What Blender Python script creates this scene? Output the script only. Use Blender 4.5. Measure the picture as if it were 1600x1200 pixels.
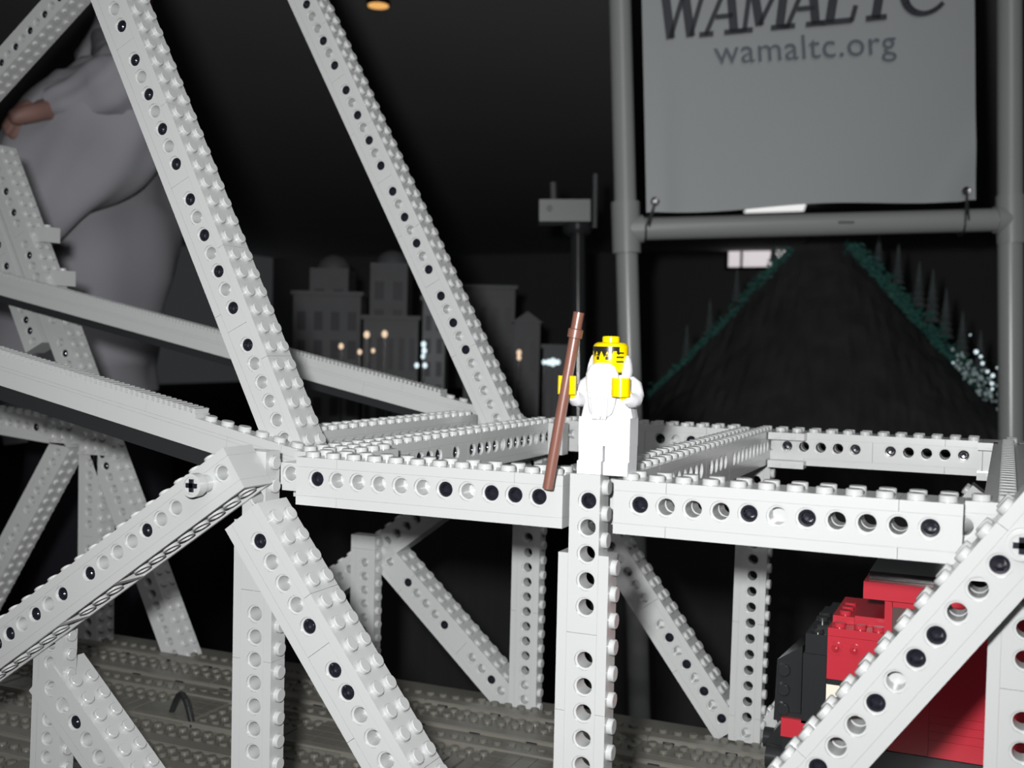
import bpy, math, random
from mathutils import Vector, Matrix
random.seed(4)
SC = bpy.context.scene
for o in list(bpy.data.objects): bpy.data.objects.remove(o)
MM = 0.001
# ------------------------------------------------------------------ camera
YAW, PITCH, ROLL = -0.414612539, -0.0335160497, 0.0219582275
F = 1760.46499                                     # focal length in pixels of a 1600 px wide frame
CAM = Vector((113.5207, -315.9316, 45.6564))       # millimetres
fw = Vector((math.sin(YAW)*math.cos(PITCH), math.cos(YAW)*math.cos(PITCH), math.sin(PITCH)))
r0 = Vector((math.cos(YAW), -math.sin(YAW), 0)); u0 = r0.cross(fw)
RT = r0*math.cos(ROLL) + u0*math.sin(ROLL)
UP = -r0*math.sin(ROLL) + u0*math.cos(ROLL)
cd = bpy.data.cameras.new('camera'); cam = bpy.data.objects.new('camera', cd)
SC.collection.objects.link(cam); SC.camera = cam
cam.matrix_world = Matrix(((RT.x, UP.x, -fw.x, CAM.x*MM), (RT.y, UP.y, -fw.y, CAM.y*MM), (RT.z, UP.z, -fw.z, CAM.z*MM), (0, 0, 0, 1)))
cd.sensor_width = 36; cd.sensor_fit = 'HORIZONTAL'; cd.lens = F/1600*36
cd.clip_start = 0.01; cd.clip_end = 40
cd.dof.use_dof = True; cd.dof.focus_distance = 0.40; cd.dof.aperture_fstop = 24
# ------------------------------------------------------------------ world, lights, exposure
W = bpy.data.worlds.new('hall'); SC.world = W; W.use_nodes = True
bg = W.node_tree.nodes['Background']; bg.inputs[0].default_value = (0.9, 0.95, 1.0, 1); bg.inputs[1].default_value = 0.028
def lamp(name, loc, power, radius, col=(1, 1, 1)):
    l = bpy.data.lights.new(name, 'POINT'); l.energy = power; l.shadow_soft_size = radius; l.color = col
    o = bpy.data.objects.new(name, l); SC.collection.objects.link(o); o.location = [c*MM for c in loc]
    return o
flash_pos = CAM + fw*5 - RT*20 + UP*22
fl = bpy.data.lights.new('camera_flash', 'SPOT'); fl.energy = 28.3; fl.shadow_soft_size = 0.007; fl.spot_size = math.radians(102); fl.spot_blend = 1.0
fl.use_nodes = True; fn = fl.node_tree; fe = fn.nodes['Emission']; ff = fn.nodes.new('ShaderNodeLightFalloff'); ff.inputs['Strength'].default_value = 1.0
fn.links.new(ff.outputs['Linear'], fe.inputs['Strength'])
fo = bpy.data.objects.new('camera_flash', fl); SC.collection.objects.link(fo)
aim = (fw + RT*(90/F) - UP*(80/F)).normalized()
fo.matrix_world = Matrix.Translation(flash_pos*MM) @ aim.to_track_quat('-Z', 'Y').to_matrix().to_4x4()
lamp('overhead_fill', CAM - fw*500 + UP*900 + RT*300, 20, 0.5)  # unseen fill lamp, added to brighten the upward faces of the bridge
SC.view_settings.view_transform = 'Standard'; SC.view_settings.look = 'None'
SC.view_settings.exposure = 0.0; SC.view_settings.gamma = 1; SC.view_settings.use_curve_mapping = False
# ------------------------------------------------------------------ materials
def mat(name, col, rough=0.35, spec=0.5, metal=0, emit=None, es=0, bump=0, bscale=60, var=0, trans=0, coat=0):
    m = bpy.data.materials.new(name); m.use_nodes = True; nt = m.node_tree; b = nt.nodes['Principled BSDF']
    b.inputs['Base Color'].default_value = (*col, 1); b.inputs['Roughness'].default_value = rough
    b.inputs['Metallic'].default_value = metal; b.inputs['Specular IOR Level'].default_value = spec
    b.inputs['Transmission Weight'].default_value = trans; b.inputs['Coat Weight'].default_value = coat
    if emit: b.inputs['Emission Color'].default_value = (*emit, 1); b.inputs['Emission Strength'].default_value = es
    tc = nt.nodes.new('ShaderNodeTexCoord')
    if var:
        n = nt.nodes.new('ShaderNodeTexNoise'); n.inputs['Scale'].default_value = bscale; n.inputs['Detail'].default_value = 4
        nt.links.new(tc.outputs['Object'], n.inputs['Vector'])
        r = nt.nodes.new('ShaderNodeMapRange'); r.inputs['To Min'].default_value = 1-var; r.inputs['To Max'].default_value = 1+var
        nt.links.new(n.outputs['Fac'], r.inputs['Value'])
        x = nt.nodes.new('ShaderNodeVectorMath'); x.operation = 'SCALE'; x.inputs[0].default_value = col
        nt.links.new(r.outputs[0], x.inputs['Scale']); nt.links.new(x.outputs[0], b.inputs['Base Color'])
    if bump:
        n2 = nt.nodes.new('ShaderNodeTexNoise'); n2.inputs['Scale'].default_value = bscale*2; n2.inputs['Detail'].default_value = 5
        nt.links.new(tc.outputs['Object'], n2.inputs['Vector'])
        bp = nt.nodes.new('ShaderNodeBump'); bp.inputs['Strength'].default_value = bump; bp.inputs['Distance'].default_value = 0.002
        nt.links.new(n2.outputs['Fac'], bp.inputs['Height']); nt.links.new(bp.outputs[0], b.inputs['Normal'])
    return m
M = dict(
    grey=mat('light_grey_plastic', (0.42, 0.43, 0.425), 0.22, 0.5, var=0.02, bscale=25),
    pin=mat('black_pin_plastic', (0.012, 0.012, 0.018), 0.18, 0.6),
    black=mat('black_plastic', (0.02, 0.021, 0.022), 0.2, 0.6),
    deck=mat('dark_grey_plastic', (0.125, 0.122, 0.105), 0.28, 0.5, var=0.06, bscale=30),
    track=mat('track_grey_plastic', (0.15, 0.145, 0.125), 0.35, 0.5, var=0.05, bscale=30),
    red=mat('red_plastic', (0.42, 0.028, 0.042), 0.2, 0.5),
    cream=mat('cream_plastic', (0.75, 0.70, 0.58), 0.3),
    white=mat('white_plastic', (0.66, 0.66, 0.68), 0.3),
    yellow=mat('yellow_plastic', (0.80, 0.58, 0.0), 0.22),
    brown=mat('reddish_brown_plastic', (0.17, 0.072, 0.052), 0.3, 0.9),
    ink=mat('black_print', (0.015, 0.014, 0.012), 0.3),
    glass=mat('tinted_window', (0.10, 0.07, 0.065), 0.08, 0.8),
    pvc=mat('pvc_pipe', (0.225, 0.235, 0.23), 0.3, 0.5, var=0.04, bscale=10),
    vinyl=mat('white_vinyl', (0.27, 0.285, 0.29), 0.55, 0.3, bump=0.15, bscale=5, var=0.03),
    print=mat('dark_grey_print', (0.03, 0.033, 0.04), 0.5, 0.3),
    print2=mat('blue_grey_print', (0.09, 0.10, 0.12), 0.5, 0.3),
    steel=mat('steel', (0.35, 0.35, 0.36), 0.25, metal=1),
    shirt=mat('grey_shirt_cotton', (0.29, 0.29, 0.315), 0.9, 0.1, bump=0.3, bscale=9, var=0.05),
    denim=mat('dark_trousers', (0.012, 0.012, 0.016), 0.9, 0.1),
    skin=mat('skin', (0.24, 0.135, 0.115), 0.55, 0.3),
    hair=mat('dark_hair', (0.03, 0.02, 0.015), 0.6, 0.3),
    cloth=mat('black_table_cloth', (0.03, 0.03, 0.031), 0.95, 0.05, bump=0.2, bscale=20),
    floor=mat('dark_carpet', (0.02, 0.02, 0.021), 0.95, 0.05, bump=0.3, bscale=15, var=0.2),
    wall=mat('dark_wall', (0.02, 0.02, 0.021), 0.95, 0.05, var=0.15, bscale=1),
    ceil=mat('pale_ceiling', (0.6, 0.6, 0.61), 0.9, 0.1, var=0.1, bscale=0.6), farwall=mat('dim_hall_wall', (0.2, 0.2, 0.2), 0.9, 0.1, var=0.1, bscale=0.6),
    hill=mat('dark_hill', (0.03, 0.03, 0.031), 0.9, 0.1, var=0.5, bscale=18, bump=0.6),
    leaf=mat('green_garland', (0.022, 0.085, 0.07), 0.6, 0.2, var=0.5, bscale=40),
    conifer=mat('dark_conifer', (0.06, 0.07, 0.07), 0.8, 0.1, var=0.4, bscale=30),
    build=mat('grey_model_wall', (0.07, 0.072, 0.075), 0.6, 0.3, var=0.25, bscale=12),
    clamp=mat('grey_clamp', (0.17, 0.175, 0.175), 0.5),
    build2=mat('pale_model_wall', (0.13, 0.135, 0.14), 0.6, 0.3, var=0.25, bscale=12),
    pane=mat('model_pane', (0.02, 0.02, 0.025), 0.5, 0.3),
    warm=mat('warm_lamp', (1, 0.8, 0.6), emit=(1, 0.72, 0.5), es=0.6),
    cool=mat('cool_lamp', (0.8, 0.95, 1), emit=(0.78, 0.95, 1), es=0.8),
    crystal=mat('clear_bead', (0.5, 0.62, 0.62), 0.08, 0.9, coat=1),
    daylight=mat('bright_window_pane', (1, 0.95, 0.95), emit=(1, 0.93, 0.95), es=0.62),
    panel=mat('lit_ceiling_panel', (1, 1, 1), emit=(1, 1, 0.99), es=0.85),
    orange=mat('orange_lamp', (1, 0.6, 0.2), emit=(1, 0.52, 0.16), es=0.85),
)
COL = SC.collection
def tag(o, label=None, cat=None, group=None, kind=None):
    if label: o['label'] = label
    if cat: o['category'] = cat
    if group: o['group'] = group
    if kind: o['kind'] = kind
    return o
def empty(name, loc, label=None, cat=None, group=None, rot=None):
    o = bpy.data.objects.new(name, None); COL.objects.link(o); o.empty_display_size = 0.01
    o.location = [c*MM for c in loc]
    if rot is not None: o.matrix_world = Matrix.Translation(Vector(loc)*MM) @ rot.to_4x4()
    return tag(o, label, cat, group)
# ------------------------------------------------------------------ mesh builder (millimetres)
class MB:
    def __init__(s): s.v = []; s.f = []; s.sm = []
    def face(s, pts, smooth=False):
        i = len(s.v); s.v += [tuple(p) for p in pts]; s.f.append(tuple(range(i, i+len(pts)))); s.sm.append(smooth)
    def grid(s, rings, smooth=True, closed=True):
        """bridge successive rings of equal length"""
        i0 = len(s.v); n = len(rings[0])
        for r in rings: s.v += [tuple(p) for p in r]
        for a in range(len(rings)-1):
            for k in range(n if closed else n-1):
                k2 = (k+1) % n
                s.f.append((i0+a*n+k, i0+a*n+k2, i0+(a+1)*n+k2, i0+(a+1)*n+k)); s.sm.append(smooth)
    def box(s, x0, x1, y0, y1, z0, z1, skip=''):
        P = [(x0, y0, z0), (x1, y0, z0), (x1, y1, z0), (x0, y1, z0), (x0, y0, z1), (x1, y0, z1), (x1, y1, z1), (x0, y1, z1)]
        for key, q in (('b', (0, 3, 2, 1)), ('t', (4, 5, 6, 7)), ('f', (0, 1, 5, 4)), ('r', (1, 2, 6, 5)), ('k', (2, 3, 7, 6)), ('l', (3, 0, 4, 7))):
            if key not in skip: s.face([P[i] for i in q])
    def prism(s, poly, y0, y1):
        """polygon in x,z extruded along y"""
        a = [(x, y0, z) for x, z in poly]; b = [(x, y1, z) for x, z in poly]
        s.face(a); s.face(b[::-1])
        for i in range(len(poly)):
            j = (i+1) % len(poly); s.face([a[j], a[i], b[i], b[j]])
    def tube(s, p0, p1, r0, r1=None, n=16, caps=True, smooth=True):
        r1 = r0 if r1 is None else r1
        p0 = Vector(p0); p1 = Vector(p1); d = (p1-p0).normalized()
        a = d.orthogonal().normalized(); b = d.cross(a)
        R = [[p+(a*math.cos(2*math.pi*k/n)+b*math.sin(2*math.pi*k/n))*r for k in range(n)] for p, r in ((p0, r0), (p1, r1))]
        s.grid(R, smooth)
        if caps: s.face(R[0][::-1]); s.face(R[1])
    def lathe(s, o, d, prof, n=24, smooth=True, sharp=True):
        """prof: list of (radius, height along d)"""
        o = Vector(o); d = Vector(d).normalized(); a = d.orthogonal().normalized(); b = d.cross(a)
        rings = [[o+d*h+(a*math.cos(2*math.pi*k/n)+b*math.sin(2*math.pi*k/n))*max(r, 1e-4) for k in range(n)] for r, h in prof]
        if sharp:
            for i in range(len(rings)-1): s.grid(rings[i:i+2], smooth)
        else: s.grid(rings, smooth)
    def stud(s, x, y, z, ax='z', n=16):
        d = {'z': (0, 0, 1), 'x': (1, 0, 0), '-y': (0, -1, 0)}[ax]
        s.lathe((x, y, z), d, [(2.42, 0), (2.42, 1.45), (2.18, 1.7), (0, 1.7)], n)
    def sphere(s, c, r, n=12, sq=(1, 1, 1)):
        rings = []
        for i in range(n//2+1):
            t = math.pi*i/(n//2)
            rings.append([(c[0]+sq[0]*r*max(math.sin(t), 1e-3)*math.cos(2*math.pi*k/n), c[1]+sq[1]*r*max(math.sin(t), 1e-3)*math.sin(2*math.pi*k/n), c[2]-sq[2]*r*math.cos(t)) for k in range(n)])
        s.grid(rings)
    def data(s, name, m):
        me = bpy.data.meshes.new(name); me.from_pydata([(x*MM, y*MM, z*MM) for x, y, z in s.v], [], s.f)
        me.polygons.foreach_set('use_smooth', s.sm); me.materials.append(M[m] if isinstance(m, str) else m)
        me.update(); return me
    def build(s, name, m, parent=None, loc=None, mtx=None):
        o = bpy.data.objects.new(name, s.data(name, m)); COL.objects.link(o)
        if parent is not None: o.parent = parent
        if mtx is not None: o.matrix_local = mtx
        if loc is not None: o.location = [c*MM for c in loc]
        return o
# ------------------------------------------------------------------ technic style bricks, local axes: x along, y into the depth, z to the studs
HR, CR = 2.45, 3.1
def hole_cell(s, k, depth, kind, n=24, back=0.0):
    """one 7.6 mm square with a round hole around (8k, 0) on the plane y=0; kind o = through, b = blocked"""
    cx = 8*k
    ang = [2*math.pi*(i+0.5)/n+0 for i in range(n)]
    ang = [2*math.pi*i/n + math.pi/4 for i in range(n)]
    def sq(t):
        c, q = math.cos(t), math.sin(t); m = max(abs(c), abs(q)); return (cx+3.8*c/m, 0, 3.8*q/m)
    ring = lambda r, y: [(cx+r*math.cos(t), y, r*math.sin(t)) for t in ang]
    s.grid([[sq(t) for t in ang], ring(CR, 0)], False)
    s.grid([ring(CR, 0), ring(CR, 0.8)]); s.grid([ring(CR, 0.8), ring(HR, 0.8)], False)
    if kind == 'o':
        s.grid([ring(HR, 0.8), ring(HR, 7.2)]); s.grid([ring(HR, 7.2), ring(CR, 7.2)], False); s.grid([ring(CR, 7.2), ring(CR, 8.8)])
        if depth > 8:
            s.grid([ring(CR, 8.8), ring(HR, 8.8)], False); s.grid([ring(HR, 8.8), ring(HR, depth-.8)]); s.grid([ring(HR, depth-.8), ring(CR, depth-.8)], False); s.grid([ring(CR, depth-.8), ring(CR, depth)])
        s.grid([[(x, depth, z) for x, y, z in [sq(t) for t in ang]][::-1], [(x, depth, z) for x, y, z in ring(CR, depth)][::-1]], False)
    else:
        e = 6.6
        s.grid([ring(HR, 0.8), ring(HR, e)]); s.face(ring(HR, e)[::-1])
def tech_brick(s, a, b, depth, kinds, seg):
    """brick from cell edge a to b (in 8 mm units), holes at the whole cells strictly inside"""
    g = 0.06; x0, x1 = 8*a+g, 8*b-g; z0, z1 = -5.8, 3.8
    s.face([(x0, 0, z0), (x0, depth, z0), (x1, depth, z0), (x1, 0, z0)]); s.face([(x0, 0, z1), (x1, 0, z1), (x1, depth, z1), (x0, depth, z1)])
    s.face([(x0, 0, z0), (x0, 0, z1), (x0, depth, z1), (x0, depth, z0)]); s.face([(x1, 0, z0), (x1, depth, z0), (x1, depth, z1), (x1, 0, z1)])
    s.face([(x0, 0, z0), (x1, 0, z0), (x1, 0, -3.8), (x0, 0, -3.8)])
    s.face([(x0, depth, z0), (x0, depth, -3.8), (x1, depth, -3.8), (x1, depth, z0)])
    cur = x0; curb = x0
    ks = [k for k in range(math.ceil(a+0.4), math.floor(b-0.4)+1)]
    for k in ks:
        kd = kinds.get(k, 'b')
        if kd == ' ': continue
        l, r = 8*k-3.8, 8*k+3.8
        if l > cur+0.01: s.face([(cur, 0, -3.8), (l, 0, -3.8), (l, 0, 3.8), (cur, 0, 3.8)])
        cur = r; hole_cell(s, k, depth, 'o' if kd == 'o' else ('p' if kd == 'p' else 'b'), seg)
        if kd == 'o':
            if l > curb+0.01: s.face([(curb, depth, -3.8), (curb, depth, 3.8), (l, depth, 3.8), (l, depth, -3.8)])
            curb = r
    s.face([(cur, 0, -3.8), (x1, 0, -3.8), (x1, 0, 3.8), (cur, 0, 3.8)])
    s.face([(curb, depth, -3.8), (curb, depth, 3.8), (x1, depth, 3.8), (x1, depth, -3.8)])
def pin_mesh():
    s = MB(); n = 20
    s.lathe((0, 0, 0), (0, -1, 0), [(2.42, -6), (2.42, -1.2), (2.3, -0.9), (1.75, -0.95), (1.6, -1.3), (1.5, -2.6), (1.1, -3.0), (0, -3.1)], n)
    s.box(-2.3, -0.9, 0.85, 1.2, -0.15, 0.15)
    return s.data('pin', 'pin')
PIN = pin_mesh()
def frame_of(O, U, Wd):
    U = Vector(U).normalized(); Wd = Vector(Wd).normalized(); V = U.cross(Wd)
    return Matrix.Translation(Vector(O)*MM) @ Matrix(((U.x, Wd.x, V.x), (U.y, Wd.y, V.y), (U.z, Wd.z, V.z))).to_4x4()
def member(parent, name, O, U, Wd=(0, 1, 0), a=0, b=16, depth=16, top=True, bot=True, joints=(), pj=(), bj=None, kinds='', k0=None,
           seg=24, studs=True, hollow=False, grille=None, pinside=True, stud_n=14):
    """beam of technic bricks between plates, from cell edge a to b; kinds: letters for the holes from cell k0 up"""
    k0 = math.ceil(a+0.4) if k0 is None else k0
    kd = {k0+i: c for i, c in enumerate(kinds)}
    s = MB(); g = 0.06
    joints, pj = sorted(joints), sorted(pj); bj = None if bj is None else sorted(bj)
    ed = [a]+[j for j in joints if a < j < b]+[b]
    for i in range(len(ed)-1): tech_brick(s, ed[i], ed[i+1], depth, kd, seg)
    zt = 3.8
    if top:
        e2 = [a]+[j for j in pj if a < j < b]+[b]
        for i in range(len(e2)-1): s.box(8*e2[i]+g, 8*e2[i+1]-g, 0, depth, 3.84, 7.0, 'b')
        zt = 7.0
    if bot:
        bjj = pj if bj is None else bj
        e2 = [a]+[j for j in bjj if a < j < b]+[b]
        if not hollow:
            for i in range(len(e2)-1): s.box(8*e2[i]+g, 8*e2[i+1]-g, 0, depth, -9.0, -5.84, 't')
        else:
            for i in range(len(e2)-1):
                x0, x1 = 8*e2[i]+g, 8*e2[i+1]-g; w = 1.3
                s.box(x0, x1, 0, w, -9, -5.84, 't'); s.box(x0, x1, depth-w, depth, -9, -5.84, 't')
                s.box(x0, x0+w, w, depth-w, -9, -5.84, 't'); s.box(x1-w, x1, w, depth-w, -9, -5.84, 't')
                s.box(x0+w, x1-w, w, depth-w, -6.6, -6.0)
                for k in range(math.ceil(e2[i]+.4), math.floor(e2[i+1]-.4)+1):
                    s.lathe((8*k, depth/2, -6.6), (0, 0, -1), [(3.25, 0), (3.25, 2.4), (2.4, 2.4), (2.4, 0)], 20)
    if studs and not grille:
        k = math.floor(a)
        for k in range(int(math.ceil(a)), int(math.floor(b))):
            for r in range(int(depth//8)): s.stud(8*k+4, 4+8*r, zt, n=stud_n)
    o = s.build(name, 'grey', parent, mtx=frame_of(O, U, Wd))
    for k, c in kd.items():
        if c == 'p' and a < k < b:
            p = bpy.data.objects.new('pin', PIN); COL.objects.link(p); p.parent = o; p.location = (8*k*MM, 0, 0); p['label'] = 'black connector pin'
    return o
# ------------------------------------------------------------------ where things stand
def onY(px, py, Y):
    d = fw + RT*((px-800)/F) - UP*((py-600)/F)
    return CAM + d*((Y-CAM.y)/d.y)
def at(px, py, D): return CAM + (fw + RT*((px-800)/F) - UP*((py-600)/F))*D
def fit(parent, name, h1, k1, h2, k2, Y, a, b, **kw):
    """member whose holes k1 and k2 stand at the points h1, h2 of the plane Y"""
    P1 = onY(*h1, Y); P2 = onY(*h2, Y); U = (P2-P1); s = U.length/abs(8*(k2-k1)); U = U.normalized()*(1 if k2 > k1 else -1)
    O = P1 - U*8*k1*s
    o = member(parent, name, O, U, (0, 1, 0), a, b, **kw)
    o.matrix_local = frame_of(O, U, (0, 1, 0)) @ Matrix.Scale(s, 4)
    print('FIT', name, Y, 'scale %.3f' % s, 'slope %.2f' % (U.z/(U.x or 1e-6)))
    return o
# ------------------------------------------------------------------ the bridge
BR = empty('toy_bridge', (0, 0, 0), 'light grey toy brick truss bridge with studded beams, filling the foreground', 'toy bridge')
member(BR, 'top_chord', (0, 0, 0), (1, 0, 0), a=1, b=13, pj=(3, 11), kinds='pooopbpooop')
member(BR, 'top_chord', (0, 0, 0), (1, 0, 0), a=-13, b=-1, pj=(-11, -3), bj=(-11,), kinds='pbbbbbpbppp')
o = member(BR, 'chord_splice', (0, 8, 0), (1, 0, 0), a=12.45, b=15.6, depth=7.9, top=False, bot=False, studs=False, kinds='ooo', k0=13)
s = MB(); s.box(104.1, 124, 0, 7.9, 3.84, 7.0); s.stud(108, 4, 7.0); s.build('splice_plate', 'grey', o)
member(BR, 'chord_splice', (0, 8, 0), (1, 0, 0), a=-14.4, b=-13.01, depth=8, bot=False, top=False, kinds='b', k0=-14)
# rear chord, face towards the camera
member(BR, 'top_chord', (0, 240, 0), (1, 0, 0), a=0, b=13, joints=(7,), pj=(3, 11), kinds='pooop pooop', k0=2, seg=16)
member(BR, 'top_chord', (0, 240, 0), (1, 0, 0), a=13.01, b=17, kinds='bbb', pj=(14,), seg=16)
member(BR, 'top_chord', (0, 240, 0), (1, 0, 0), a=-13, b=-0.01, joints=(-7, -3), kinds='bpbpb pbp pp', k0=-12, pj=(-9, -3), seg=16)
# posts of the front truss; plates start below the chord
def post(name, X, Y, kinds, a=-1, pa=2, b=19, joints=(5, 13), pj=(8, 15), k0=0, seg=24, depth=8, off=0):
    o1 = member(BR, name, (X, Y, off), (0, 0, -1), a=a, b=b, depth=depth, top=False, bot=False, joints=joints, kinds=kinds, k0=k0, seg=seg, studs=False)
    s = MB(); g = .06
    ed = [pa]+[p for p in pj if pa < p < b]+[b]
    for i in range(len(ed)-1):
        s.box(8*ed[i]+g, 8*ed[i+1]-g, 0, depth, 3.84, 7.0); s.box(8*ed[i]+g, 8*ed[i+1]-g, 0, depth, -9, -5.84)
    for k in range(math.ceil(a), int(b)): s.stud(8*k+4, depth/2, 7.0 if k >= pa else 3.8)
    s.build('side_plate', 'grey', o1)
    return o1
post('post', 0, 0, 'poooo oooooooooooo')
post('post', -120, 0, 'ooooo ooooooo oooooo')
post('post', 120, 0, 'ooooo oooooooo ooooo', a=0.2)
BRK = dict(depth=16)
# front diagonals, one brick width in front of the posts
fit(BR, 'diagonal_brace', (404, 846), 0, (541, 1083), 7, -16, -1.3, 19.5, joints=(5, 13), pj=(3, 11), bj=(8.6,), kinds='pbbbp ppbbbb bbbb', k0=0)
fit(BR, 'diagonal_brace', (13.7, 990.5), -12, (227.5, 829), -2, -16, -22, 3.7, joints=(-7, -15), pj=(-9, -5, -17), kinds='bbbbbb bppbpbp pbbbpbb b', k0=-21, hollow=True)
fit(BR, 'diagonal_brace', (1562, 883), 0, (1337.5, 1134), -7, -16, -20, 2.4, joints=(), pj=(-9, 1), kinds='b bbbpboobpoopbppoop'[-12:]+'b', k0=-11)
fit(BR, 'diagonal_brace', (79, 1076), 0, (154, 1184), 4, 0, -0.8, 10, joints=(7,), kinds='bbpbbbb bbbb', k0=0)
x0p = fit(BR, 'post', (74, 1125), 0, (72, 1184), 2, 0.5, -5.2, 5.2, depth=8, kinds='bbbbbbbbbbbb', k0=-3)
# rear diagonals and posts
fit(BR, 'diagonal_brace', (650.5, 927), 0, (737, 1028), 6, 256, -4.5, 10, joints=(5,), pj=(-1,), kinds='bb pbbbp pbbpbbb', k0=-4, seg=16)
fit(BR, 'diagonal_brace', (1032, 976), 0, (1113, 1102), 6, 256, -12, 8, joints=(-1.5,), pj=(-1.5,), bj=(3,), kinds='bbb bbbbb bpbpbpbpbp'[-12:], k0=-2, seg=16)
fit(BR, 'post', (1175, 900), 0, (1165.5, 1146), 10, 248, -9, 10.6, depth=8, joints=(-5,), pj=(3, 9), kinds='oooo ooooooooooooobb'[:21], k0=-8, seg=16)
fit(BR, 'post', (823, 910), 0, (818.5, 1094), 8, 248, -11, 9.2, depth=8, joints=(-6,), pj=(2,), kinds='oooo oooooooooooobb', k0=-10, seg=16)
fit(BR, 'post', (569, 879.5), 0, (567.5, 965), 4, 248, -2, 9, depth=8, joints=(-1,), pj=(-1,), kinds='bbbbbbbbbbbb', k0=0, seg=16)
T1r, B2r = (-120, 272, 2), (0, 272, -158)
member(BR, 'diagonal_brace', (-216, 256, -70), (0.8, 0, 0.6), a=-16, b=13, pj=(-4, 8), joints=(-6, 4), kinds='bpbpbpbbb', k0=-14, seg=16)
member(BR, 'diagonal_brace', (0, 256, -160), (0.6, 0, 0.8), a=0.5, b=22, joints=(8,), kinds='bbpbbpbb bpbbbbbbbbbb', k0=1, seg=16)
# upper arch members, set in by four studs
fit(BR, 'arch_rib', (209, 93), 0, (362, 481), 14, 32, -14, 22.7, joints=(-1, 7, 15), pj=(-4, 3, 11, 17), bj=(14,), kinds='bbbbbbbppbp pbpbpbp pbpbpbp pbbbbb', k0=-12)
fit(BR, 'arch_rib', (477.5, 6.2), 0, (746, 589), 29, 208, -4, 33.2, joints=(6, 14, 22), pj=(2, 10, 18, 27), kinds='pbbpbp pbpbpbp pbpbpbp pbpbpbbbb', k0=0, seg=16)
fit(BR, 'arch_rib', (80, 9), 0, (12, 85), 6, 208, -7, 14, pj=(3,), joints=(), kinds='bpbpbpbpbpbp', k0=-4, seg=16)
# sloping chords with grille tiles
def slope_chord(P, U, a, b, gr0, gr1, Y, h=11.0, dk=6.0):
    U = Vector(U); s = MB(); L0, L1 = 8*a, 8*b
    ed = [L0]
    while ed[-1] < L1-70: ed.append(ed[-1]+64)
    ed.append(L1)
    for i in range(len(ed)-1):
        s.box(ed[i]+.06, ed[i+1]-.06, 0, 8, -h, -h*0.42)
        s.box(ed[i]+.06, ed[i+1]-.06, 0, 8, -h*0.42+.05, -3.25 if i % 2 else -3.25)
    e2 = [L0]+[e+24 for e in ed[:-1] if e+24 < L1]+[L1]
    for i in range(len(e2)-1): s.box(e2[i]+.06, e2[i+1]-.06, 0, 8, -3.2, 0)
    for k in range(a, b):
        if not gr0 <= k < gr1: s.stud(8*k+4, 4, 0)
    o = s.build('sloping_chord', 'grey', BR, mtx=frame_of(P, U, (0, 1, 0)))
    g = MB()
    for k in range(gr0, gr1):
        g.box(8*k+.05, 8*k+7.95, 0, 8, 0.0, 1.6)
        for j in range(3): g.box(8*k+.6+2.667*j, 8*k+1.9+2.667*j, 0, 8, 1.6, 3.4)
    g.build('grille_tiles', 'grey', o)
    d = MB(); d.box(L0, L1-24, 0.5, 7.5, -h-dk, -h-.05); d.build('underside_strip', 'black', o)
    tag(o.children[-1], 'black strip under the sloping chord')
    return o
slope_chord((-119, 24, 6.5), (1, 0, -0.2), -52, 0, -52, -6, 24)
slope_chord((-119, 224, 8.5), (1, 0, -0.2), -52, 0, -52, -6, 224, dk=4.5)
# tower legs of the far truss on the left
member(BR, 'tower_leg', (-462, 240, 56), (1, 0, -2), a=-16, b=30, joints=(-8, 8), pj=(-4, 5, 13), kinds='bpbbpbpb bpbbbbpb bpbpbppbbpppbb', k0=-16, seg=16)
member(BR, 'tower_leg', (-429, 240, -20), (0, 0, -1), a=0, b=17, kinds='bbbbbbbbbb', joints=(8,), k0=1, seg=16)
member(BR, 'tower_leg', (-452, 240, -24), (-2, 0, -3), a=0, b=20, kinds='bbbbbbbbbb', joints=(8,), k0=1, seg=16)
member(BR, 'tower_strut', (-540, 240, -10), (1, 0, -.08), a=0, b=12, kinds='bpbbbbbpbpb', k0=1, seg=16)
member(BR, 'tower_leg', (-484, 238, 56), (1, 0, -2), a=-14, b=2.5, joints=(-6,), pj=(-9,), kinds='bpbbpbpbpbbpbppb', k0=-13, seg=16, studs=False)
for (x0, x1, z0, z1) in ((-462, -434, -24, 2), (-434, -410, -30, -12)):
    g = MB(); g.box(x0, x1, 236.8, 239.9, z0, z1)
    for i in range(int((x1-x0)//8)):
        for j in range(int((z1-z0)//8)): g.stud(x0+4+8*i, 236.8, z0+4+8*j, '-y', 10)
    g.build('gusset_plate', 'grey', BR)
for (x, z) in ((-481, 113), (-467, 84), (-429, 10), (-423, -4)):
    s = MB(); s.box(x, x+9, 243, 256, z-5, z+5); s.stud(x+4.5, 249, z+5); s.build('step_brick', 'grey', BR)
# cross beams
def cross(O, a, b, kinds, k0, joints, pj, seg=16, studs=True):
    return member(BR, 'cross_beam', O, (0, 1, 0), (-1, 0, 0), a=a, b=b, kinds=kinds, k0=k0, joints=joints, pj=pj, seg=seg, studs=studs)
cross((8, 16, 0), 0, 28, 'bpbpbpbpbpb pbpbpbbpbpbb', 1, (12, 17), (4, 12, 17, 25))
cross((-100, 16, 0), 0, 28, 'bbbbbbpppp p ppppbppppbpp', 1, (11.5, 13.4), (9, 15, 22))
cross((-140, 56, 2.5), 0, 20, 'bbbbbb', 1, (), (6, 14))
c4 = cross((124.5, 16.2, 0), 0, 27.9, 'bbbbbbbb', 4, (12,), (8, 16), studs=False)
s = MB(); s.box(-99.9, -92, 216, 224, -9, 7); s.stud(-96, 220, 7); s.build('end_block', 'grey', BR)
s = MB(); s.box(-99.9, -92, 16, 48, 3.84, 7)
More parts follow.
